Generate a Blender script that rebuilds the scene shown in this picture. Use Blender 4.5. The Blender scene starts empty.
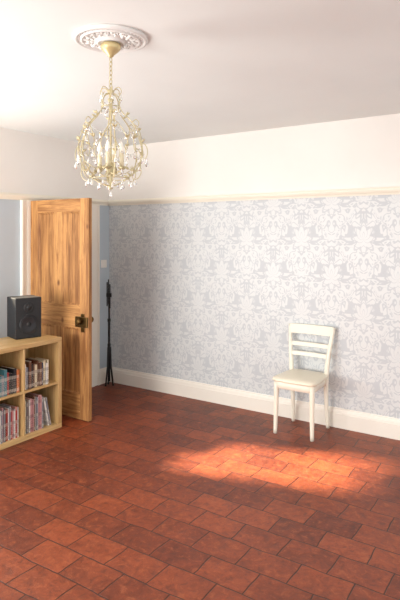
import bpy, bmesh, math, random
from mathutils import Vector, Matrix
random.seed(7)
S = bpy.context.scene
COL = S.collection
PI = math.pi

# ------------------------------------------------------------------ node helpers
def lin(r, g, b):
    f = lambda c: (c/255/12.92) if c/255 <= 0.04045 else ((c/255+0.055)/1.055)**2.4
    return (f(r), f(g), f(b), 1)

class NT:
    def __init__(s, name):
        s.m = bpy.data.materials.new(name); s.m.use_nodes = True
        s.t = s.m.node_tree; s.n = s.t.nodes; s.l = s.t.links
        s.b = s.n['Principled BSDF']
    def put(s, sock, v):
        if hasattr(v, 'is_linked') or isinstance(v, bpy.types.NodeSocket): s.l.new(v, sock)
        else: sock.default_value = v
    def math(s, op, a, b=None, c=None):
        n = s.n.new('ShaderNodeMath'); n.operation = op
        s.put(n.inputs[0], a)
        if b is not None: s.put(n.inputs[1], b)
        if c is not None: s.put(n.inputs[2], c)
        return n.outputs[0]
    def mix(s, f, a, b, mode='MIX'):
        n = s.n.new('ShaderNodeMixRGB'); n.blend_type = mode
        s.put(n.inputs[0], f); s.put(n.inputs[1], a); s.put(n.inputs[2], b)
        return n.outputs[0]
    def pos(s):
        return s.n.new('ShaderNodeNewGeometry').outputs['Position']
    def obj(s):
        return s.n.new('ShaderNodeTexCoord').outputs['Object']
    def xyz(s, v):
        n = s.n.new('ShaderNodeSeparateXYZ'); s.l.new(v, n.inputs[0]); return n.outputs
    def comb(s, x, y, z=0.0):
        n = s.n.new('ShaderNodeCombineXYZ')
        for i, q in enumerate((x, y, z)): s.put(n.inputs[i], q)
        return n.outputs[0]
    def noise(s, v, scale, detail=3, rough=0.5, dist=0):
        n = s.n.new('ShaderNodeTexNoise'); s.l.new(v, n.inputs['Vector'])
        n.inputs['Scale'].default_value = scale; n.inputs['Detail'].default_value = detail
        n.inputs['Roughness'].default_value = rough; n.inputs['Distortion'].default_value = dist
        return n.outputs['Fac']
    def ramp(s, f, lo, hi):
        n = s.n.new('ShaderNodeMapRange'); n.interpolation_type = 'SMOOTHSTEP'
        s.put(n.inputs[0], f); n.inputs[1].default_value = lo; n.inputs[2].default_value = hi
        return n.outputs[0]
    def bump(s, h, strength, dist=0.01):
        n = s.n.new('ShaderNodeBump'); s.put(n.inputs['Height'], h)
        n.inputs['Strength'].default_value = strength; n.inputs['Distance'].default_value = dist
        s.l.new(n.outputs[0], s.b.inputs['Normal'])
    def col(s, v): s.put(s.b.inputs['Base Color'], v)
    def rough(s, v): s.put(s.b.inputs['Roughness'], v)

def simple(name, c, rough=0.5, metal=0, var=0.08, scale=30, bump=0.0):
    t = NT(name); p = t.obj(); n = t.noise(p, scale)
    dark = tuple(x*(1-var) for x in c[:3])+(1,); lite = tuple(min(1, x*(1+var)) for x in c[:3])+(1,)
    t.col(t.mix(n, dark, lite)); t.rough(rough); t.b.inputs['Metallic'].default_value = metal
    if bump: t.bump(n, bump)
    return t.m

# ------------------------------------------------------------------ materials
def mat_wood(name, c1, c2, axis='Z', scale=1.0, rough=0.65, knots=True):
    t = NT(name); p = t.obj(); x, y, z = t.xyz(p)
    st = 0.07
    if axis == 'Z': v = t.comb(x, y, t.math('MULTIPLY', z, st))
    elif axis == 'Y': v = t.comb(x, t.math('MULTIPLY', y, st), z)
    else: v = t.comb(t.math('MULTIPLY', x, st), y, z)
    g = t.noise(v, 42*scale, 5, 0.65, 0.8); g2 = t.noise(v, 10*scale, 2, 0.5, 0.5)
    f = t.math('ADD', t.math('MULTIPLY', g, 0.75), t.math('MULTIPLY', g2, 0.4))
    f = t.ramp(f, 0.40, 0.74)
    c = t.mix(f, c1, c2)
    if knots:
        c = t.mix(t.math('MULTIPLY', t.ramp(t.noise(p, 3.0, 4, 0.7), 0.5, 0.75), 0.3), c, lin(120, 72, 34))
        vo = t.n.new('ShaderNodeTexVoronoi'); vo.inputs['Scale'].default_value = 5.5
        t.l.new(t.comb(x, y, t.math('MULTIPLY', z, 0.6)), vo.inputs['Vector'])
        k = t.math('SUBTRACT', 1.0, t.ramp(vo.outputs['Distance'], 0.04, 0.13))
        c = t.mix(t.math('MULTIPLY', k, 0.8), c, lin(88, 44, 18))
    t.col(c); t.rough(rough); t.bump(g, 0.08, 0.003)
    return t.m

M_pine = mat_wood('pine_wood', lin(132, 84, 42), lin(196, 144, 86), 'Z')
M_pine_h = mat_wood('pine_wood_rail', lin(132, 84, 42), lin(196, 144, 86), 'X')
M_pine_p = mat_wood('pine_wood_panel', lin(120, 75, 36), lin(186, 134, 78), 'Z')
M_birch = mat_wood('birch_veneer', lin(184, 146, 94), lin(214, 180, 126), 'Y', 1.0, 0.4, False)
M_birch_v = mat_wood('birch_veneer_upright', lin(180, 142, 90), lin(212, 176, 122), 'Z', 1.0, 0.4, False)
M_whitewood = simple('cream_gloss_paint', lin(240, 234, 224), 0.32, var=0.03, scale=12)
M_rail = simple('cream_trim_paint', lin(234, 228, 213), 0.4, var=0.03, scale=10)
M_skirt = simple('skirting_paint', lin(236, 230, 220), 0.38, var=0.03, scale=6)
M_plaster = simple('plaster_white', lin(226, 226, 224), 0.6, var=0.03, scale=40, bump=0.05)
M_chairpaint = simple('chair_paint', lin(234, 229, 214), 0.4, var=0.04, scale=25)
M_vinyl = simple('cream_vinyl', lin(230, 222, 202), 0.35, var=0.04, scale=60, bump=0.05)
M_black = simple('black_matte', lin(18, 18, 21), 0.5, var=0.15)
M_blackgloss = simple('black_rubber', lin(12, 12, 14), 0.3, var=0.1)
M_cone = simple('speaker_cone', lin(22, 22, 24), 0.6, var=0.2)
M_grey = simple('dark_grey_ring', lin(34, 34, 38), 0.45, 0.3)
M_brass = simple('aged_brass', lin(104, 80, 46), 0.32, 0.9, var=0.2)
M_cream_metal = simple('cream_gilt_metal', lin(196, 184, 146), 0.42, 0.25, var=0.2, scale=80)
M_gilt = simple('gilt_cup', lin(204, 186, 138), 0.38, 0.35, var=0.1)
M_candle = simple('candle_sleeve', lin(230, 220, 190), 0.5, var=0.03)
M_page = simple('page_paper', lin(226, 218, 200), 0.8, var=0.06, scale=200)
M_plastic = simple('white_plastic', lin(236, 234, 228), 0.3, var=0.02)

tg = NT('clear_crystal'); tg.col(tg.mix(tg.noise(tg.obj(), 40), (0.93, 0.93, 0.9, 1), (1, 1, 1, 1)))
tg.rough(0.03); tg.b.inputs['Transmission Weight'].default_value = 0.85; tg.b.inputs['IOR'].default_value = 1.5
M_crystal = tg.m
tb = NT('frosted_bulb'); tb.col(tb.mix(tb.noise(tb.obj(), 20), (0.95, 0.9, 0.8, 1), (1, 0.98, 0.93, 1))); tb.rough(0.15)
M_bulb = tb.m

# floor: terracotta quarry tiles
def mat_floor():
    t = NT('terracotta_tiles'); p = t.pos(); x, y, z = t.xyz(p)
    wob = t.math('MULTIPLY', t.math('SUBTRACT', t.noise(p, 4.0, 2), 0.5), 0.035)
    v = t.comb(t.math('ADD', x, wob), t.math('ADD', y, wob))
    b = t.n.new('ShaderNodeTexBrick'); t.l.new(v, b.inputs['Vector'])
    b.offset = 0.5
    b.inputs['Scale'].default_value = 1.0
    b.inputs['Brick Width'].default_value = 0.27; b.inputs['Row Height'].default_value = 0.18
    b.inputs['Mortar Size'].default_value = 0.0045; b.inputs['Mortar Smooth'].default_value = 0.5
    b.inputs['Bias'].default_value = 0.0
    b.inputs['Color1'].default_value = (0, 0, 0, 1); b.inputs['Color2'].default_value = (1, 1, 1, 1)
    b.inputs['Mortar'].default_value = (0.5, 0.5, 0.5, 1)
    tone = t.xyz(b.outputs['Color'])[0]; mortar = b.outputs['Fac']
    n1 = t.noise(p, 7.0, 6, 0.7, 0.8); n2 = t.noise(p, 24, 6, 0.75, 0.5); n3 = t.noise(p, 1.6, 3)
    f = t.math('ADD', t.math('MULTIPLY', tone, 0.6), t.math('MULTIPLY', t.ramp(n1, 0.3, 0.7), 0.4))
    c = t.mix(f, lin(86, 34, 19), lin(156, 74, 40))
    c = t.mix(t.math('MULTIPLY', t.ramp(n2, 0.5, 0.68), 0.5), c, lin(176, 100, 62))
    c = t.mix(t.math('MULTIPLY', t.ramp(n2, 0.5, 0.32), 0.6), c, lin(68, 28, 18))
    c = t.mix(t.math('MULTIPLY', t.ramp(n3, 0.45, 0.75), 0.3), c, lin(80, 32, 19))
    c = t.mix(t.math('MULTIPLY', mortar, 0.85), c, lin(44, 24, 19))
    t.col(c)
    t.rough(t.math('ADD', 0.32, t.math('MULTIPLY', n2, 0.32)))
    h = t.math('ADD', t.math('MULTIPLY', n1, 0.9), t.math('MULTIPLY', t.math('SUBTRACT', 1.0, mortar), 1.0))
    h = t.math('ADD', h, t.math('MULTIPLY', n2, 0.4))
    t.bump(h, 0.45, 0.008)
    return t.m
M_floor = mat_floor()

# walls: painted above the rail, damask paper / blue paint below
RAIL_Z = 1.985
def mat_wall(damask):
    t = NT('damask_wallpaper' if damask else 'pale_blue_wall'); p = t.pos(); x, y, z = t.xyz(p)
    up = t.math('GREATER_THAN', z, RAIL_Z)
    n = t.noise(p, 2.2, 4)
    white = t.mix(n, lin(226, 221, 216), lin(234, 230, 225))
    if damask:
        def motif(u, v):
            U = t.math('SUBTRACT', t.math('FRACT', u), 0.5); V = t.math('SUBTRACT', t.math('FRACT', v), 0.5)
            a = t.math('ABSOLUTE', U); bV = t.math('ABSOLUTE', V)
            r = t.math('SQRT', t.math('ADD', t.math('MULTIPLY', a, t.math('MULTIPLY', a, 1.5)), t.math('MULTIPLY', V, V)))
            th = t.math('ARCTAN2', a, V)
            pet = t.math('ADD', 0.17, t.math('MULTIPLY', t.math('COSINE', t.math('MULTIPLY', th, 8.0)), 0.045))
            flower = t.ramp(t.math('SUBTRACT', pet, r), 0.0, 0.02)
            vein = t.ramp(t.math('ABSOLUTE', t.math('SINE', t.math('ADD', t.math('MULTIPLY', r, 36.0), t.math('MULTIPLY', th, 4.0)))), 0.08, 0.3)
            flower = t.math('MULTIPLY', flower, vein)
            nn = t.noise(t.comb(a, V, 3.3), 7.0, 1, 0.4, 1.0)
            diam = t.math('SUBTRACT', 0.48, t.math('ADD', a, t.math('MULTIPLY', bV, 0.85)))
            ring = t.math('MULTIPLY', t.ramp(diam, 0.0, 0.03), t.ramp(t.math('SUBTRACT', r, pet), 0.012, 0.035))
            nz = t.math('ABSOLUTE', t.math('SINE', t.math('MULTIPLY', nn, 14.0)))
            leaf = t.math('MULTIPLY', t.ramp(nz, 0.44, 0.7), ring)
            return t.math('MAXIMUM', flower, leaf)
        W, H = 0.55, 0.64
        u = t.math('DIVIDE', x, W); v = t.math('DIVIDE', z, H)
        m = t.math('MAXIMUM', motif(u, v), motif(t.math('ADD', u, 0.5), t.math('ADD', v, 0.5)))
        base = t.mix(n, lin(187, 192, 197), lin(194, 198, 202))
        lite = t.mix(n, lin(210, 213, 214), lin(216, 218, 218))
        low = t.mix(t.math('MULTIPLY', m, 0.9), base, lite)
        t.rough(t.math('SUBTRACT', 0.52, t.math('MULTIPLY', m, 0.14)))
    else:
        low = t.mix(n, lin(180, 193, 202), lin(190, 201, 210)); t.rough(0.6)
    t.col(t.mix(up, low, white)); t.bump(t.noise(p, 30, 3), 0.04, 0.004)
    return t.m
M_wallb = mat_wall(True); M_walll = mat_wall(False)

tc = NT('ceiling_paint'); p = tc.pos()
tc.col(tc.mix(tc.noise(p, 1.8, 4), lin(226, 229, 228), lin(236, 239, 237))); tc.rough(0.7)
tc.bump(tc.noise(p, 9, 4), 0.12, 0.01)
M_ceil = tc.m

# ------------------------------------------------------------------ mesh helpers
def finish(name, bm, mats, parent=None, loc=(0, 0, 0), smooth=False, bevel=0, sub=0, label=None, rot=None):
    bmesh.ops.recalc_face_normals(bm, faces=bm.faces)
    me = bpy.data.meshes.new(name); bm.to_mesh(me); bm.free()
    if not isinstance(mats, (list, tuple)): mats = [mats]
    for m in mats: me.materials.append(m)
    if smooth:
        for q in me.polygons: q.use_smooth = True
    o = bpy.data.objects.new(name, me); COL.objects.link(o)
    o.location = loc
    if rot: o.rotation_euler = rot
    if parent: o.parent = parent
    if bevel:
        b = o.modifiers.new('bevel', 'BEVEL'); b.width = bevel; b.segments = 2; b.limit_method = 'ANGLE'
    if sub:
        s = o.modifiers.new('sub', 'SUBSURF'); s.levels = sub; s.render_levels = sub
    if label: o['label'] = label
    return o

def thing(name, loc, label, category, rotz=0, group=None):
    e = bpy.data.objects.new(name, None); e.empty_display_size = 0.1
    COL.objects.link(e); e.location = loc; e.rotation_euler = (0, 0, rotz)
    e['label'] = label; e['category'] = category
    if group: e['group'] = group
    return e

def box(bm, x0, x1, y0, y1, z0, z1, mat=0, M=None):
    vs = [bm.verts.new((x, y, z)) for x in (x0, x1) for y in (y0, y1) for z in (z0, z1)]
    if M:
        for v in vs: v.co = M @ v.co
    for f in ((0, 1, 3, 2), (4, 6, 7, 5), (0, 4, 5, 1), (2, 3, 7, 6), (0, 2, 6, 4), (1, 5, 7, 3)):
        q = bm.faces.new([vs[i] for i in f]); q.material_index = mat
    return vs

def lathe(bm, prof, segs=24, c=(0, 0, 0), M=None, mat=0):
    rings = []
    for r, z in prof:
        if r < 1e-6:
            rings.append([bm.verts.new((c[0], c[1], c[2]+z))])
        else:
            rings.append([bm.verts.new((c[0]+r*math.cos(2*PI*i/segs), c[1]+r*math.sin(2*PI*i/segs), c[2]+z)) for i in range(segs)])
    if M:
        for rg in rings:
            for v in rg: v.co = M @ v.co
    for a, b in zip(rings, rings[1:]):
        if len(a) == 1 and len(b) == 1: continue
        for i in range(segs):
            j = (i+1) % segs
            if len(a) == 1: f = bm.faces.new((a[0], b[i], b[j]))
            elif len(b) == 1: f = bm.faces.new((a[i], a[j], b[0]))
            else: f = bm.faces.new((a[i], a[j], b[j], b[i]))
            f.material_index = mat
    for rg in (rings[0], rings[-1]):
        if len(rg) > 2:
            try: bm.faces.new(rg).material_index = mat
            except Exception: pass

def tube(bm, pts, rad, segs=8, closed=False, flat=1.0, mat=0):
    pts = [Vector(q) for q in pts]; n = len(pts)
    rr = rad if isinstance(rad, (list, tuple)) else [rad]*n
    def tan(i):
        if closed: return (pts[(i+1) % n]-pts[i-1]).normalized()
        return (pts[min(i+1, n-1)]-pts[max(i-1, 0)]).normalized()
    t0 = tan(0); up = Vector((0, 0, 1)) if abs(t0.z) < 0.9 else Vector((1, 0, 0))
    nrm = (up - t0*up.dot(t0)).normalized(); rings = []
    for i in range(n):
        t = tan(i); nrm = (nrm - t*nrm.dot(t)).normalized(); bn = t.cross(nrm)
        rings.append([bm.verts.new(pts[i]+(nrm*math.cos(2*PI*(k+.5)/segs)+bn*math.sin(2*PI*(k+.5)/segs)*flat)*rr[i]) for k in range(segs)])
    for i in range(n if closed else n-1):
        a, b = rings[i], rings[(i+1) % n]
        for k in range(segs):
            j = (k+1) % segs
            bm.faces.new((a[k], a[j], b[j], b[k])).material_index = mat
    if not closed:
        bm.faces.new(rings[0][::-1]).material_index = mat; bm.faces.new(rings[-1]).material_index = mat

def smoothpts(pts, n=6):
    P = [Vector(q) for q in pts]; P = [P[0]*2-P[1]]+P+[P[-1]*2-P[-2]]; out = []
    for i in range(1, len(P)-2):
        p0, p1, p2, p3 = P[i-1:i+3]
        for k in range(n):
            t = k/n
            out.append(0.5*((2*p1)+(-p0+p2)*t+(2*p0-5*p1+4*p2-p3)*t*t+(-p0+3*p1-3*p2+p3)*t**3))
    out.append(P[-2]); return out

def struct(o): o['kind'] = 'structure'; return o

# ------------------------------------------------------------------ room shell
WX, WY, CZ = -4.22, 4.50, 2.60
bm = bmesh.new(); box(bm, -5.6, 3.0, -3.0, 4.62, -0.1, 0.0); struct(finish('floor', bm, M_floor))
bm = bmesh.new(); box(bm, WX-0.12, 3.0, -3.0, 4.62, CZ, CZ+0.1); struct(finish('ceiling', bm, M_ceil))
bm = bmesh.new(); box(bm, -5.6, WX-0.12, 3.5, 4.62, CZ-0.3, CZ-0.2); struct(finish('trim_6', bm, M_ceil))
bm = bmesh.new(); box(bm, -5.6, 3.0, WY, WY+0.12, 0, CZ); struct(finish('wall_back', bm, M_wallb))
DY0, DY1, DZ = 3.42, 4.20, 1.96
WIN = (2.36, 3.00, 1.36, 2.28)
bm = bmesh.new(); a, b_ = WX-0.12, WX
box(bm, a, b_, -3.0, WIN[0], 0, CZ); box(bm, a, b_, WIN[0], WIN[1], 0, WIN[2]); box(bm, a, b_, WIN[0], WIN[1], WIN[3], CZ)
box(bm, a, b_, WIN[1], DY0, 0, CZ); box(bm, a, b_, DY0, DY1, DZ, CZ); box(bm, a, b_, DY1, WY, 0, CZ)
struct(finish('wall_left', bm, M_walll))
bm = bmesh.new(); box(bm, -5.6, -5.5, 3.4, WY, 0, CZ-0.3); struct(finish('wall_hall', bm, M_walll))
bm = bmesh.new(); box(bm, -5.5, WX-0.12, 3.4, 3.5, 0, CZ-0.2); struct(finish('wall_passage', bm, M_walll))

def profile_board(name, prof, axis, a0, a1, mat):
    """prof: list of (depth out of wall, z). axis 'X' on back wall, 'Y' on left wall"""
    bm = bmesh.new(); ends = []
    for s in (a0, a1):
        ends.append([bm.verts.new((s, WY-d, z) if axis == 'X' else (WX+d, s, z)) for d, z in prof])
    n = len(prof)
    for i in range(n):
        j = (i+1) % n; bm.faces.new((ends[0][i], ends[0][j], ends[1][j], ends[1][i]))
    bm.faces.new(ends[0]); bm.faces.new(ends[1][::-1])
    return struct(finish(name, bm, mat))
sk = [(0, 0), (0.022, 0), (0.022, 0.118), (0.018, 0.124), (0.018, 0.132), (0.014, 0.145), (0.008, 0.152), (0.006, 0.163), (0, 0.165)]
rl = [(0, 1.955), (0.012, 1.955), (0.016, 1.968), (0.028, 1.980), (0.034, 1.995), (0.034, 2.004), (0.022, 2.006), (0.018, 2.016), (0, 2.018)]
profile_board('baseboard_back', sk, 'X', WX, 3.0, M_skirt)
profile_board('baseboard_left', sk, 'Y', 4.32, WY-0.022, M_skirt)
profile_board('baseboard_side', sk, 'Y', -3.0, 3.30, M_skirt)
profile_board('trim_1', rl, 'X', WX, 3.0, M_rail)
profile_board('trim_2', rl, 'Y', 3.04, WY-0.034, M_rail)
# door architraves + lining
for i, (y0, y1) in enumerate(((3.30, 3.42), (4.20, 4.32))):
    bm = bmesh.new(); box(bm, WX, WX+0.018, y0, y1, 0, 1.955)
    inner = y1 if i == 0 else y0
    s = -1 if i == 0 else 1
    ya, yb = sorted((inner, inner+s*0.05)); box(bm, WX+0.018, WX+0.026, ya, yb, 0, 1.955)
    ya, yb = sorted((y0 if i == 0 else y1, (y0 if i == 0 else y1)-s*0.02)); box(bm, WX+0.018, WX+0.032, ya, yb, 0, 1.955)
    struct(finish('trim_%d' % (3+i), bm, M_skirt, bevel=0.003))
bm = bmesh.new()
box(bm, WX-0.12, WX, 4.185, 4.20, 0, DZ); box(bm, WX-0.12, WX, DY0, DY0+0.012, 0, DZ); box(bm, WX-0.12, WX, DY0, DY1, DZ-0.015, DZ)
struct(finish('trim_5', bm, M_skirt))
# window frame (side window the sun comes through)
bm = bmesh.new(); y0, y1, z0, z1 = WIN
for q in ((y0, y0+0.015, z0, z1), (y1-0.015, y1, z0, z1), (y0, y1, z0, z0+0.02), (y0, y1, z1-0.02, z1), (y0, y1, 1.80, 1.815)):
    box(bm, WX-0.11, WX-0.08, *q)
struct(finish('window_1', bm, M_whitewood))
# light switch between the door frame and the corner
lsw = thing('light_switch', (WX, 4.41, 1.27), 'white plastic light switch on blue wall beside door frame', 'light switch')
bm = bmesh.new(); box(bm, 0, 0.009, -0.043, 0.043, 0, 0.086); finish('switch_plate', bm, M_plastic, lsw, bevel=0.003)
bm = bmesh.new(); box(bm, 0.009, 0.015, -0.006, 0.006, 0.03, 0.056); finish('rocker', bm, M_plastic, lsw, bevel=0.001)

# ------------------------------------------------------------------ door (four-panel pine, opened square to the wall)
door = bpy.data.objects.new('door_1', None); COL.objects.link(door); door.location = (-4.20, 3.40, 0.008)
door['kind'] = 'structure'; door['label'] = 'stripped pine four-panel door standing open into the room'; door['category'] = 'door'
DW, DH, DT = 0.77, 1.945, 0.04
st, mu = 0.105, 0.10
zr = [(0, 0.22), (0.80, 1.00), (1.83, DH)]
bm = bmesh.new()
box(bm, 0, st, 0, DT, 0, DH); box(bm, DW-st, DW, 0, DT, 0, DH)
mx0, mx1 = DW/2-mu/2, DW/2+mu/2
box(bm, mx0, mx1, 0, DT, 0.22, 0.80); box(bm, mx0, mx1, 0, DT, 1.00, 1.83)
finish('door_stiles', bm, M_pine, door, bevel=0.002)
bm = bmesh.new()
for z0, z1 in zr: box(bm, st, DW-st, 0.0005, DT-0.0005, z0, z1)
finish('door_rails', bm, M_pine_h, door, bevel=0.002)
for (z0, z1) in ((0.22, 0.80), (1.00, 1.83)):
    for (x0, x1) in ((st, mx0), (mx1, DW-st)):
        bm = bmesh.new()
        box(bm, x0-0.002, x1+0.002, 0.013, DT-0.013, z0-0.002, z1+0.002)
        for yy in (0.001, DT-0.001):
            s = 1 if yy < 0.02 else -1
            yin = yy+s*0.012
            def rect(e, yv): return [bm.verts.new((a, yv, b)) for a, b in ((x0+e, z0+e), (x1-e, z0+e), (x1-e, z1-e), (x0+e, z1-e))]
            r0 = rect(0, yy); r1 = rect(0.006, yy+s*0.001); r2 = rect(0.014, yy+s*0.009); r3 = rect(0.022, yin)
            for A, B in ((r0, r1), (r1, r2), (r2, r3)):
                for k in range(4): bm.faces.new((A[k], A[(k+1) % 4], B[(k+1) % 4], B[k]))
        finish('door_panel', bm, M_pine_p, door)
hz, hx = 0.87, 0.70
bm = bmesh.new()
for s, y in ((-1, 0.0), (1, DT)):
    box(bm, hx-0.022, hx+0.022, min(y, y+s*0.004), max(y, y+s*0.004), hz-0.10, hz+0.06)
    M = Matrix.Translation((hx, y, hz)) @ Matrix.Rotation(PI/2 if s < 0 else -PI/2, 4, 'X')
    lathe(bm, [(0.022, 0.004), (0.020, 0.010), (0.010, 0.014), (0.009, 0.034), (0.016, 0.040), (0.028, 0.052), (0.029, 0.062), (0.022, 0.072), (0, 0.075)], 20, M=M)
finish('door_handle', bm, M_brass, door, smooth=False, bevel=0.001)
bm = bmesh.new(); box(bm, hx-0.075, hx+0.066, -0.022, -0.001, hz-0.055, hz+0.035)
finish('rim_lock', bm, M_brass, door, bevel=0.003)
for z in (0.25, 1.65):
    bm = bmesh.new(); tube(bm, [(-0.004, 0.0-0.003, z-0.04), (-0.004, -0.003, z+0.04)], 0.006, 8)
    finish('hinge', bm, M_brass, door)

# ------------------------------------------------------------------ ceiling rose
CX, CY = -1.853, 1.987
bm = bmesh.new()
prof = [(0.180, 0), (0.182, -0.008), (0.176, -0.017), (0.166, -0.020), (0.158, -0.010), (0.149, -0.010), (0.146, -0.019), (0.139, -0.023), (0.132, -0.014),
        (0.10, -0.016), (0.075, -0.018), (0.070, -0.028), (0.062, -0.034), (0.054, -0.026), (0.045, -0.026), (0.0, -0.028)]
lathe(bm, prof, 64)
def blob(bm, c, sx, sy, sz, ang):
    M = Matrix.Translation(c) @ Matrix.Rotation(ang, 4, 'Z') @ Matrix.Diagonal((sx, sy, sz, 1))
    bmesh.ops.create_icosphere(bm, subdivisions=2, radius=1, matrix=M)
for i in range(16):
    a = 2*PI*i/16
    blob(bm, (0.118*math.cos(a), 0.118*math.sin(a), -0.014), 0.018, 0.008, 0.010, a)
    for d in (-0.12, 0.12):
        blob(bm, (0.108*math.cos(a+d), 0.108*math.sin(a+d), -0.015), 0.014, 0.005, 0.008, a+d*5)
    a2 = a+PI/16
    blob(bm, (0.092*math.cos(a2), 0.092*math.sin(a2), -0.018), 0.010, 0.006, 0.008, a2)
for i in range(40):
    a = 2*PI*i/40; blob(bm, (0.154*math.cos(a), 0.154*math.sin(a), -0.010), 0.007, 0.007, 0.008, a)
rose = finish('ceiling_rose', bm, M_plaster, loc=(CX, CY, CZ), smooth=True)
rose['label'] = 'round white plaster ceiling rose with leaf ornament'; rose['category'] = 'ceiling rose'

# ------------------------------------------------------------------ chandelier
ch = thing('chandelier', (CX, CY, 1.84), 'cream metal birdcage chandelier with crystal drops hanging from ceiling rose', 'chandelier')
Z = lambda z: z-1.84
bm = bmesh.new()
lathe(bm, [(0.030, Z(2.574)), (0.046, Z(2.568)), (0.050, Z(2.556)), (0.044, Z(2.540)), (0.030, Z(2.526)), (0.018, Z(2.516)), (0.012, Z(2.506)), (0, Z(2.500))], 28)
finish('ceiling_cup', bm, M_gilt, ch, smooth=True)
bm = bmesh.new(); zc = 2.502; i = 0
while zc > 2.345:
    pts = []
    for k in range(14):
        a = 2*PI*k/14; px, pz = 0.0075*math.cos(a), 0.0135*math.sin(a)
        pts.append((px, 0, Z(zc-0.010)+pz) if i % 2 else (0, px, Z(zc-0.010)+pz))
    tube(bm, pts, 0.0022, 6, closed=True); zc -= 0.0215; i += 1
finish('chain', bm, M_cream_metal, ch, smooth=True)
bm = bmesh.new()
lathe(bm, [(0.004, Z(2.352)), (0.010, Z(2.346)), (0.018, Z(2.335)), (0.010, Z(2.325)), (0.008, Z(2.305)), (0.016, Z(2.295)), (0.009, Z(2.280)), (0.005, Z(2.25)),
           (0.005, Z(1.99)), (0.012, Z(1.985)), (0.030, Z(1.96)), (0.012, Z(1.935)), (0.006, Z(1.92)), (0.005, Z(1.875)), (0.014, Z(1.868)), (0.010, Z(1.856)), (0, Z(1.852))], 16)
finish('central_stem', bm, M_cream_metal, ch, smooth=True)
NR = 6
rib = [(0.010, 2.325), (0.030, 2.318), (0.046, 2.290), (0.046, 2.258), (0.066, 2.225), (0.102, 2.190), (0.134, 2.145), (0.154, 2.09), (0.163, 2.035), (0.155, 1.985), (0.132, 1.945), (0.100, 1.915), (0.065, 1.892), (0.030, 1.876), (0.008, 1.872)]
crn = [(0.010, 2.330), (0.026, 2.350), (0.046, 2.352), (0.056, 2.332), (0.047, 2.318), (0.038, 2.328)]
scr = [(0.158, 2.075), (0.178, 2.068), (0.190, 2.040), (0.186, 2.008), (0.170, 1.998), (0.166, 2.016), (0.175, 2.022)]
scr2 = [(0.150, 1.97), (0.158, 1.935), (0.142, 1.906), (0.118, 1.902), (0.112, 1.922), (0.126, 1.930)]
scr3 = [(0.112, 2.180), (0.132, 2.192), (0.146, 2.175), (0.140, 2.158), (0.128, 2.165)]
def pol(r, a, z): return (r*math.cos(a), r*math.sin(a), Z(z))
for k in range(NR):
    a = 2*PI*k/NR + 0.35
    bm = bmesh.new()
    tube(bm, smoothpts([pol(r, a, z) for r, z in rib], 5), 0.0028, 6)
    for cv in (crn, scr, scr2, scr3):
        P = smoothpts([pol(r, a, z) for r, z in cv], 5); tube(bm, P, [0.0025*(1-0.4*j/len(P)) for j in range(len(P))], 6)
    for s in (-1, 1):
        P = smoothpts([pol(0.112, a, 2.178), pol(0.138, a+s*0.16, 2.150), pol(0.150, a+s*0.34, 2.105), pol(0.156, a+s*0.42, 2.060), pol(0.158, a+s*0.36, 2.030), pol(0.158, a+s*0.28, 2.045)], 5)
        tube(bm, P, 0.0019, 6)
        P = smoothpts([pol(0.155, a, 1.985), pol(0.146, a+s*0.2, 1.960), pol(0.128, a+s*0.36, 1.945), pol(0.108, a+s*0.42, 1.955), pol(0.104, a+s*0.30, 1.972)], 5)
        tube(bm, P, 0.0019, 6)
    for (r, z, da, tilt) in ((0.080, 2.215, 0, 1), (0.140, 2.135, 0, 1), (0.165, 2.02, 0, -1), (0.105, 1.918, 0, -1), (0.150, 2.09, 0.38, 1), (0.150, 2.09, -0.38, 1), (0.118, 1.945, 0.4, -1), (0.118, 1.945, -0.4, -1)):
        for s in (-1, 1):
            M = Matrix.Translation(pol(r, a+da, z)) @ Matrix.Rotation(a+da, 4, 'Z') @ Matrix.Rotation(s*0.7, 4, 'X') @ Matrix.Rotation(tilt*0.7, 4, 'Y') @ Matrix.Diagonal((0.004, 0.006, 0.014, 1)) @ Matrix.Translation((0, 0, 0.8))
            bmesh.ops.create_icosphere(bm, subdivisions=1, radius=1, matrix=M)
    finish('frame_rib', bm, M_cream_metal, ch, smooth=True)
for (r, z) in ((0.047, 2.258), (0.090, 1.908)):
    bm = bmesh.new(); tube(bm, [pol(r, 2*PI*j/40, z) for j in range(40)], 0.0026, 6, closed=True)
    finish('frame_ring', bm, M_cream_metal, ch, smooth=True)
# candles
for k in range(4):
    a = 2*PI*k/4+0.5
    bm = bmesh.new()
    tube(bm, smoothpts([pol(0.012, a, 1.955), pol(0.03, a, 1.925), pol(0.052, a, 1.93), pol(0.055, a, 1.948)], 5), 0.003, 6)
    c = pol(0.055, a, 1.948)
    lathe(bm, [(0.004, 0), (0.016, 0.006), (0.021, 0.014), (0.011, 0.014), (0.011, 0.002)], 14, c=c)
    finish('candle_arm', bm, M_cream_metal, ch, smooth=True)
    bm = bmesh.new(); lathe(bm, [(0.0105, 0.008), (0.0105, 0.080), (0.007, 0.083), (0, 0.083)], 14, c=c)
    finish('candle_sleeve', bm, M_candle, ch, smooth=True)
    bm = bmesh.new(); lathe(bm, [(0.006, 0.083), (0.012, 0.098), (0.013, 0.108), (0.008, 0.125), (0.003, 0.140), (0, 0.143)], 14, c=c)
    finish('bulb', bm, M_bulb, ch, smooth=True)
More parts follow.
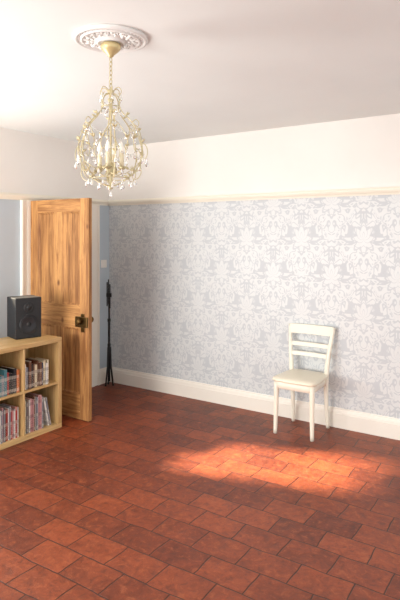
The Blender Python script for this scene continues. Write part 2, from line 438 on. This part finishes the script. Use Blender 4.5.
# crystal drops
bm = bmesh.new()
lathe(bm, [(0, 0), (0.0025, -0.003), (0.0030, -0.006), (0.0008, -0.008), (0.0055, -0.020), (0.0085, -0.030), (0.0065, -0.038), (0, -0.043)], 8)
dm = bpy.data.meshes.new('crystal_drop'); bm.to_mesh(dm); bm.free(); dm.materials.append(M_crystal)
spots = []
for k in range(NR):
    a = 2*PI*k/NR+0.35
    spots += [(0.186, a, 2.002, 1.0), (0.054, a, 2.318, 0.8), (0.138, a, 2.160, 0.9), (0.130, a, 1.904, 0.8), (0.065, a, 1.889, 0.8)]
    am = a+PI/NR
    spots += [(0.158, a+0.38, 2.028, 0.9), (0.158, a-0.38, 2.028, 0.9), (0.047, am, 2.254, 0.8), (0.12, am, 2.12, 0.9), (0.092, am, 1.905, 0.8), (0.108, a+0.38, 1.955, .8)]
spots.append((0.0, 0, 1.853, 0.9))
for r, a, z, s in spots:
    o = bpy.data.objects.new('crystal_drop', dm); COL.objects.link(o); o.parent = ch
    o.location = pol(r, a, z); o.scale = (s, s, s); o.rotation_euler = (0, 0, a)
for k in range(NR):   # bead swags between ribs
    a0 = 2*PI*k/NR+0.35; a1 = a0+2*PI/NR
    for (r, z, sag, n) in ((0.160, 2.06, 0.050, 12), (0.124, 2.165, 0.045, 10), (0.046, 2.29, 0.03, 5)):
        bm = bmesh.new()
        A = Vector(pol(r, a0, z)); B = Vector(pol(r, a1, z))
        for j in range(n+1):
            t = j/n; q = A.lerp(B, t); q.z -= sag*4*t*(1-t)
            bmesh.ops.create_icosphere(bm, subdivisions=1, radius=0.0040, matrix=Matrix.Translation(q))
        finish('bead_string', bm, M_crystal, ch)

# ------------------------------------------------------------------ chair
cr = thing('dining_chair', (-1.815, 4.25, 0), 'cream painted wooden chair with slatted back beside papered wall', 'chair')
def leg(pts, rads, name='leg'):
    bm = bmesh.new(); P = smoothpts(pts, 5)
    n = len(P); m = len(rads)-1
    R = [rads[min(int(i/(n-1)*m), m-1)]*(1-(i/(n-1)*m-min(int(i/(n-1)*m), m-1)))+rads[min(int(i/(n-1)*m), m-1)+1]*(i/(n-1)*m-min(int(i/(n-1)*m), m-1)) for i in range(n)]
    tube(bm, P, R, 12); return finish(name, bm, M_chairpaint, cr, smooth=True)
for s in (-1, 1):
    leg([(s*0.160, -0.172, 0), (s*0.157, -0.165, 0.2), (s*0.154, -0.158, 0.42)], [0.0155, 0.019, 0.023])
    leg([(s*0.158, 0.180, 0), (s*0.152, 0.165, 0.2), (s*0.156, 0.150, 0.42), (s*0.172, 0.165, 0.62), (s*0.200, 0.212, 0.845)], [0.015, 0.018, 0.021, 0.019, 0.015])
def seat_outline(e, n=40):
    out = []
    for k in range(n):
        a = 2*PI*k/n; c, s_ = math.cos(a), math.sin(a)
        ex = 0.32
        x = math.copysign(abs(c)**ex, c); y = math.copysign(abs(s_)**ex, s_)
        w = 0.192 - 0.026*(y+1)/2
        out.append((x*(w+e), y*(0.195+e)-0.005))
    return out
def ring_stack(levels, name, mat):
    bm = bmesh.new(); rs = []
    for e, z in levels: rs.append([bm.verts.new((x, y, z)) for x, y in seat_outline(e)])
    for A, B in zip(rs, rs[1:]):
        for k in range(len(A)): j = (k+1) % len(A); bm.faces.new((A[k], A[j], B[j], B[k]))
    bm.faces.new(rs[0][::-1]); bm.faces.new(rs[-1])
    return finish(name, bm, mat, cr, smooth=True)
ring_stack([(-0.018, 0.375), (-0.012, 0.378), (-0.010, 0.425), (-0.014, 0.430)], 'seat_apron', M_chairpaint)
ring_stack([(-0.012, 0.4305), (0.004, 0.434), (0.008, 0.444), (0.004, 0.456), (-0.02, 0.466), (-0.07, 0.471), (-0.14, 0.473)], 'seat', M_vinyl)
def back_rail(z0, z1, w, yb, lean, th=0.009, arch=0.0, bow=0.018):
    bm = bmesh.new(); n = 14; G = []
    for i in range(n+1):
        t = i/n*2-1; x = w*t; yc = yb+bow*(1-t*t)
        top = z1+arch*(1-t*t)
        col = []
        for (dz, dy) in ((z0, -th), (z0, th), (top, th+lean), (top, -th+lean)):
            col.append(bm.verts.new((x*(1+0.08*(dz-z0)), yc+dy, dz)))
        G.append(col)
    for A, B in zip(G, G[1:]):
        for k in range(4): bm.faces.new((A[k], A[(k+1) % 4], B[(k+1) % 4], B[k]))
    bm.faces.new(G[0]); bm.faces.new(G[-1][::-1])
    return bm
finish('top_rail', back_rail(0.772, 0.850, 0.194, 0.190, 0.019, arch=0.002), M_chairpaint, cr, bevel=0.003)
finish('back_slat', back_rail(0.668, 0.703, 0.178, 0.170, 0.008), M_chairpaint, cr, bevel=0.003)
finish('back_slat', back_rail(0.588, 0.622, 0.170, 0.155, 0.008), M_chairpaint, cr, bevel=0.003)

# ------------------------------------------------------------------ bookcase
BX0, BX1, BY0, BY1, BH = -3.935, -3.545, 2.43, 3.20, 0.765
T, ti = 0.038, 0.018
bc = thing('bookcase', ((BX0+BX1)/2, (BY0+BY1)/2, 0), 'light birch cube bookcase with four open compartments of books', 'bookcase')
def bcbox(name, x0, x1, y0, y1, z0, z1, mat):
    bm = bmesh.new(); cx, cy = bc.location.x, bc.location.y
    box(bm, x0-cx, x1-cx, y0-cy, y1-cy, z0, z1); return finish(name, bm, mat, bc, bevel=0.0015)
bcbox('top_panel', BX0, BX1, BY0, BY1, BH-T, BH, M_birch)
bcbox('bottom_panel', BX0, BX1, BY0, BY1, 0, T, M_birch)
bcbox('side_panel', BX0, BX1, BY1-T, BY1, T, BH-T, M_birch_v)
bcbox('side_panel', BX0, BX1, BY0, BY0+T, T, BH-T, M_birch_v)
ym = (BY0+BY1)/2; zm = BH/2
bcbox('divider', BX0+0.004, BX1-0.003, ym-ti/2, ym+ti/2, T, BH-T, M_birch_v)
bcbox('shelf', BX0+0.004, BX1-0.004, BY0+T, ym-ti/2, zm-ti/2, zm+ti/2, M_birch)
bcbox('shelf', BX0+0.004, BX1-0.004, ym+ti/2, BY1-T, zm-ti/2, zm+ti/2, M_birch)
bcbox('back_panel', BX0, BX0+0.004, BY0+T, BY1-T, T, BH-T, M_birch_v)

cols = {'white': (228, 224, 218), 'cream': (222, 208, 178), 'red': (168, 44, 40), 'pink': (206, 150, 150), 'grey': (130, 130, 138), 'black': (34, 32, 36),
        'navy': (40, 50, 88), 'teal': (70, 120, 130), 'brown': (110, 70, 48), 'green': (84, 110, 76), 'purple': (96, 70, 96), 'orange': (200, 110, 56)}
cm = {}
for k, v in cols.items():
    t = NT('cover_'+k); x, y, z = t.xyz(t.obj())
    band = t.math('GREATER_THAN', t.math('SINE', t.math('MULTIPLY', z, 62.0)), 0.72)
    txt = t.math('MULTIPLY', t.math('GREATER_THAN', t.noise(t.comb(t.math('MULTIPLY', z, 3.0), y), 120, 1), 0.58), t.math('GREATER_THAN', t.math('SINE', t.math('MULTIPLY', z, 26.0)), 0.0))
    inv = lin(60, 50, 60) if sum(v) > 400 else lin(225, 215, 200)
    c = t.mix(t.math('MULTIPLY', band, 0.35), lin(*v), inv); c = t.mix(t.math('MULTIPLY', txt, 0.6), c, inv)
    t.col(c); t.rough(0.4); cm[k] = t.m
def book(y, w, h, d, z, color, kind, group, lean=0.0, xf=-3.575):
    bm = bmesh.new(); c = 0.0015
    box(bm, -d, 0, 0, c, 0, h, 0); box(bm, -d, 0, w-c, w, 0, h, 0)
    pr = [(0, 0), (0.0015, w*0.2), (0.002, w*0.5), (0.0015, w*0.8), (0, w)]
    A = [bm.verts.new((px, py, 0)) for px, py in pr]+[bm.verts.new((-0.002, w, 0)), bm.verts.new((-0.002, 0, 0))]
    B = [bm.verts.new((v.co.x, v.co.y, h)) for v in A]; n = len(A)
    for i in range(n): bm.faces.new((A[i], A[(i+1) % n], B[(i+1) % n], B[i]))
    bm.faces.new(A[::-1]); bm.faces.new(B)
    box(bm, -d+0.003, -0.002, c, w-c, 0.003, h-0.003, 1)
    o = finish(kind, bm, [cm[color], M_page], loc=(xf+random.uniform(-0.008, 0.006), y, z), rot=(lean, 0, 0))
    o['label'] = ('%s %s standing upright in birch bookcase' % (color, 'paperback book' if kind == 'book' else 'magazine with thin spine'))
    if lean: o['label'] = '%s magazine leaning against its neighbours in birch bookcase' % color
    o['category'] = 'book' if kind == 'book' else 'magazine'; o['group'] = group
    return o
def fill(y0, y1, z, hr, wr, palette, kind, group, leanend=0):
    y = y0+0.002
    while True:
        w = random.uniform(*wr)
        if y+w > y1: break
        h = random.uniform(*hr)
        book(y, w, h, random.uniform(0.15, 0.20), z, random.choice(palette), kind, group); y += w+0.0012
    for i in range(leanend):
        w = 0.016; h = hr[0]*0.97
        y += 0.004
        book(y+math.sin(0.2)*h, w, h, 0.17, z+0.0002, random.choice(palette), kind, group, lean=0.20)
        y += w/math.cos(0.2)+0.001
y1a, y1b = ym+ti/2, BY1-T; y0a, y0b = BY0+T, ym-ti/2
fill(y1a, y1a+0.27, zm+ti/2, (0.17, 0.225), (0.013, 0.028), ['black', 'white', 'red', 'grey', 'brown', 'cream', 'navy'], 'book', 'books on the upper shelf')
fill(y0a, y0b-0.01, zm+ti/2, (0.15, 0.21), (0.014, 0.028), ['red', 'white', 'grey', 'teal', 'black', 'orange'], 'book', 'books on the upper shelf')
fill(y1a, y1a+0.21, T, (0.25, 0.285), (0.009, 0.02), ['white', 'pink', 'grey', 'purple', 'cream', 'brown', 'white'], 'magazine', 'magazines on the lower shelf', 2)
fill(y0a, y0b-0.01, T, (0.22, 0.27), (0.009, 0.02), ['white', 'pink', 'purple', 'grey', 'red', 'brown', 'white'], 'magazine', 'magazines on the lower shelf')

# ------------------------------------------------------------------ speaker
sp = thing('speaker', (-3.82, 3.03, BH), 'black two-way bookshelf speaker standing on the birch bookcase', 'speaker', rotz=-0.30)
w, d, h = 0.225, 0.20, 0.34
bm = bmesh.new(); box(bm, -d/2, d/2, -w/2, w/2, 0, h); finish('speaker_cabinet', bm, M_black, sp, bevel=0.006)
R = Matrix.Rotation(PI/2, 4, 'Y')
def front(z): return Matrix.Translation((d/2, 0, z)) @ R
bm = bmesh.new(); lathe(bm, [(0.080, -0.001), (0.080, 0.006), (0.073, 0.009), (0.067, 0.006)], 36, M=front(0.118)); finish('woofer_ring', bm, M_grey, sp, smooth=True)
bm = bmesh.new(); lathe(bm, [(0.070, 0.004), (0.063, 0.009), (0.055, 0.004), (0.030, 0.0015), (0.022, 0.0015), (0.018, 0.008), (0.010, 0.012), (0, 0.013)], 36, M=front(0.118)); finish('woofer_cone', bm, M_cone, sp, smooth=True)
bm = bmesh.new(); lathe(bm, [(0.044, -0.001), (0.044, 0.005), (0.034, 0.004), (0.018, 0.002), (0.014, 0.007), (0.007, 0.010), (0, 0.011)], 30, M=front(0.258)); finish('tweeter', bm, M_cone, sp, smooth=True)

# ------------------------------------------------------------------ folded music stand
ms = thing('music_stand', (-4.09, 4.36, 0), 'folded black metal music stand standing in room corner', 'music stand')
bm = bmesh.new(); tube(bm, [(0, 0, 0.05), (0, 0, 0.70)], 0.013, 12); tube(bm, [(0, 0, 0.69), (0, 0, 1.0)], 0.010, 12); finish('pole', bm, M_black, ms, smooth=True)
for k in range(3):
    a = 2*PI*k/3+0.4; c, s = math.cos(a), math.sin(a)
    bm = bmesh.new(); tube(bm, [(0.014*c, 0.014*s, 0.42), (0.022*c, 0.022*s, 0.2), (0.045*c, 0.045*s, 0.012)], 0.007, 8, flat=1.6)
    finish('leg', bm, M_blackgloss, ms, smooth=True)
    bm = bmesh.new(); bmesh.ops.create_icosphere(bm, subdivisions=2, radius=0.012, matrix=Matrix.Translation((0.046*c, 0.046*s, 0.012)))
    finish('foot', bm, M_blackgloss, ms, smooth=True)
for z in (0.42, 0.69):
    bm = bmesh.new(); lathe(bm, [(0.012, 0), (0.018, 0.004), (0.018, 0.034), (0.012, 0.038)], 14, c=(0, 0, z))
    finish('collar', bm, M_blackgloss, ms)
bm = bmesh.new()
for x, z0, z1 in ((-0.02, 0.86, 1.12), (0.0, 0.88, 1.15), (0.02, 0.84, 1.10)):
    box(bm, x-0.007, x+0.007, -0.012, -0.006, z0, z1)
box(bm, -0.03, 0.03, -0.014, 0.008, 0.96, 1.0)
finish('folded_desk', bm, M_black, ms, bevel=0.001)

# ------------------------------------------------------------------ lights
W = bpy.data.worlds.new('world'); S.world = W; W.use_nodes = True
bg = W.node_tree.nodes['Background']; bg.inputs[0].default_value = (0.97, 0.99, 0.97, 1); bg.inputs[1].default_value = 2.0
def area(name, loc, target, sx, sy, power, color):
    L = bpy.data.lights.new(name, 'AREA'); L.shape = 'RECTANGLE'; L.size = sx; L.size_y = sy; L.energy = power; L.color = color
    o = bpy.data.objects.new(name, L); COL.objects.link(o); o.location = loc
    o.rotation_euler = (Vector(target)-Vector(loc)).to_track_quat('-Z', 'Y').to_euler(); return o
area('ceiling_fill', (-3.9, 1.2, 0.95), (-2.3, 1.9, 2.6), 0.9, 0.9, 55, (1, 0.99, 0.95))  # added out-of-view lamp to brighten the ceiling at left, no window here
area('rear_fill', (-3.2, -1.6, 1.35), (-3.0, 3.5, 1.8), 1.4, 1.3, 125, (1, 0.97, 0.92))  # added fill lamp in the open near side, lights wallpaper and door
L = bpy.data.lights.new('sun', 'SUN'); L.energy = 34; L.angle = math.radians(4.2); L.color = (1, 0.88, 0.66)
o = bpy.data.objects.new('sun', L); COL.objects.link(o)
e = math.radians(34); dv = Vector((0.95*math.cos(e), 0.31*math.cos(e), -math.sin(e)))
o.rotation_euler = dv.to_track_quat('-Z', 'Y').to_euler(); o.location = (-7, 1, 4)

# ------------------------------------------------------------------ camera
cam = bpy.data.cameras.new('camera'); co = bpy.data.objects.new('camera', cam); COL.objects.link(co)
co.location = (0, 0, 1.63); co.rotation_euler = (PI/2, 0, math.radians(33.7))
cam.sensor_width = 36; cam.lens = 545/600*36; cam.shift_y = -65/600
S.camera = co
S.view_settings.view_transform = 'Standard'
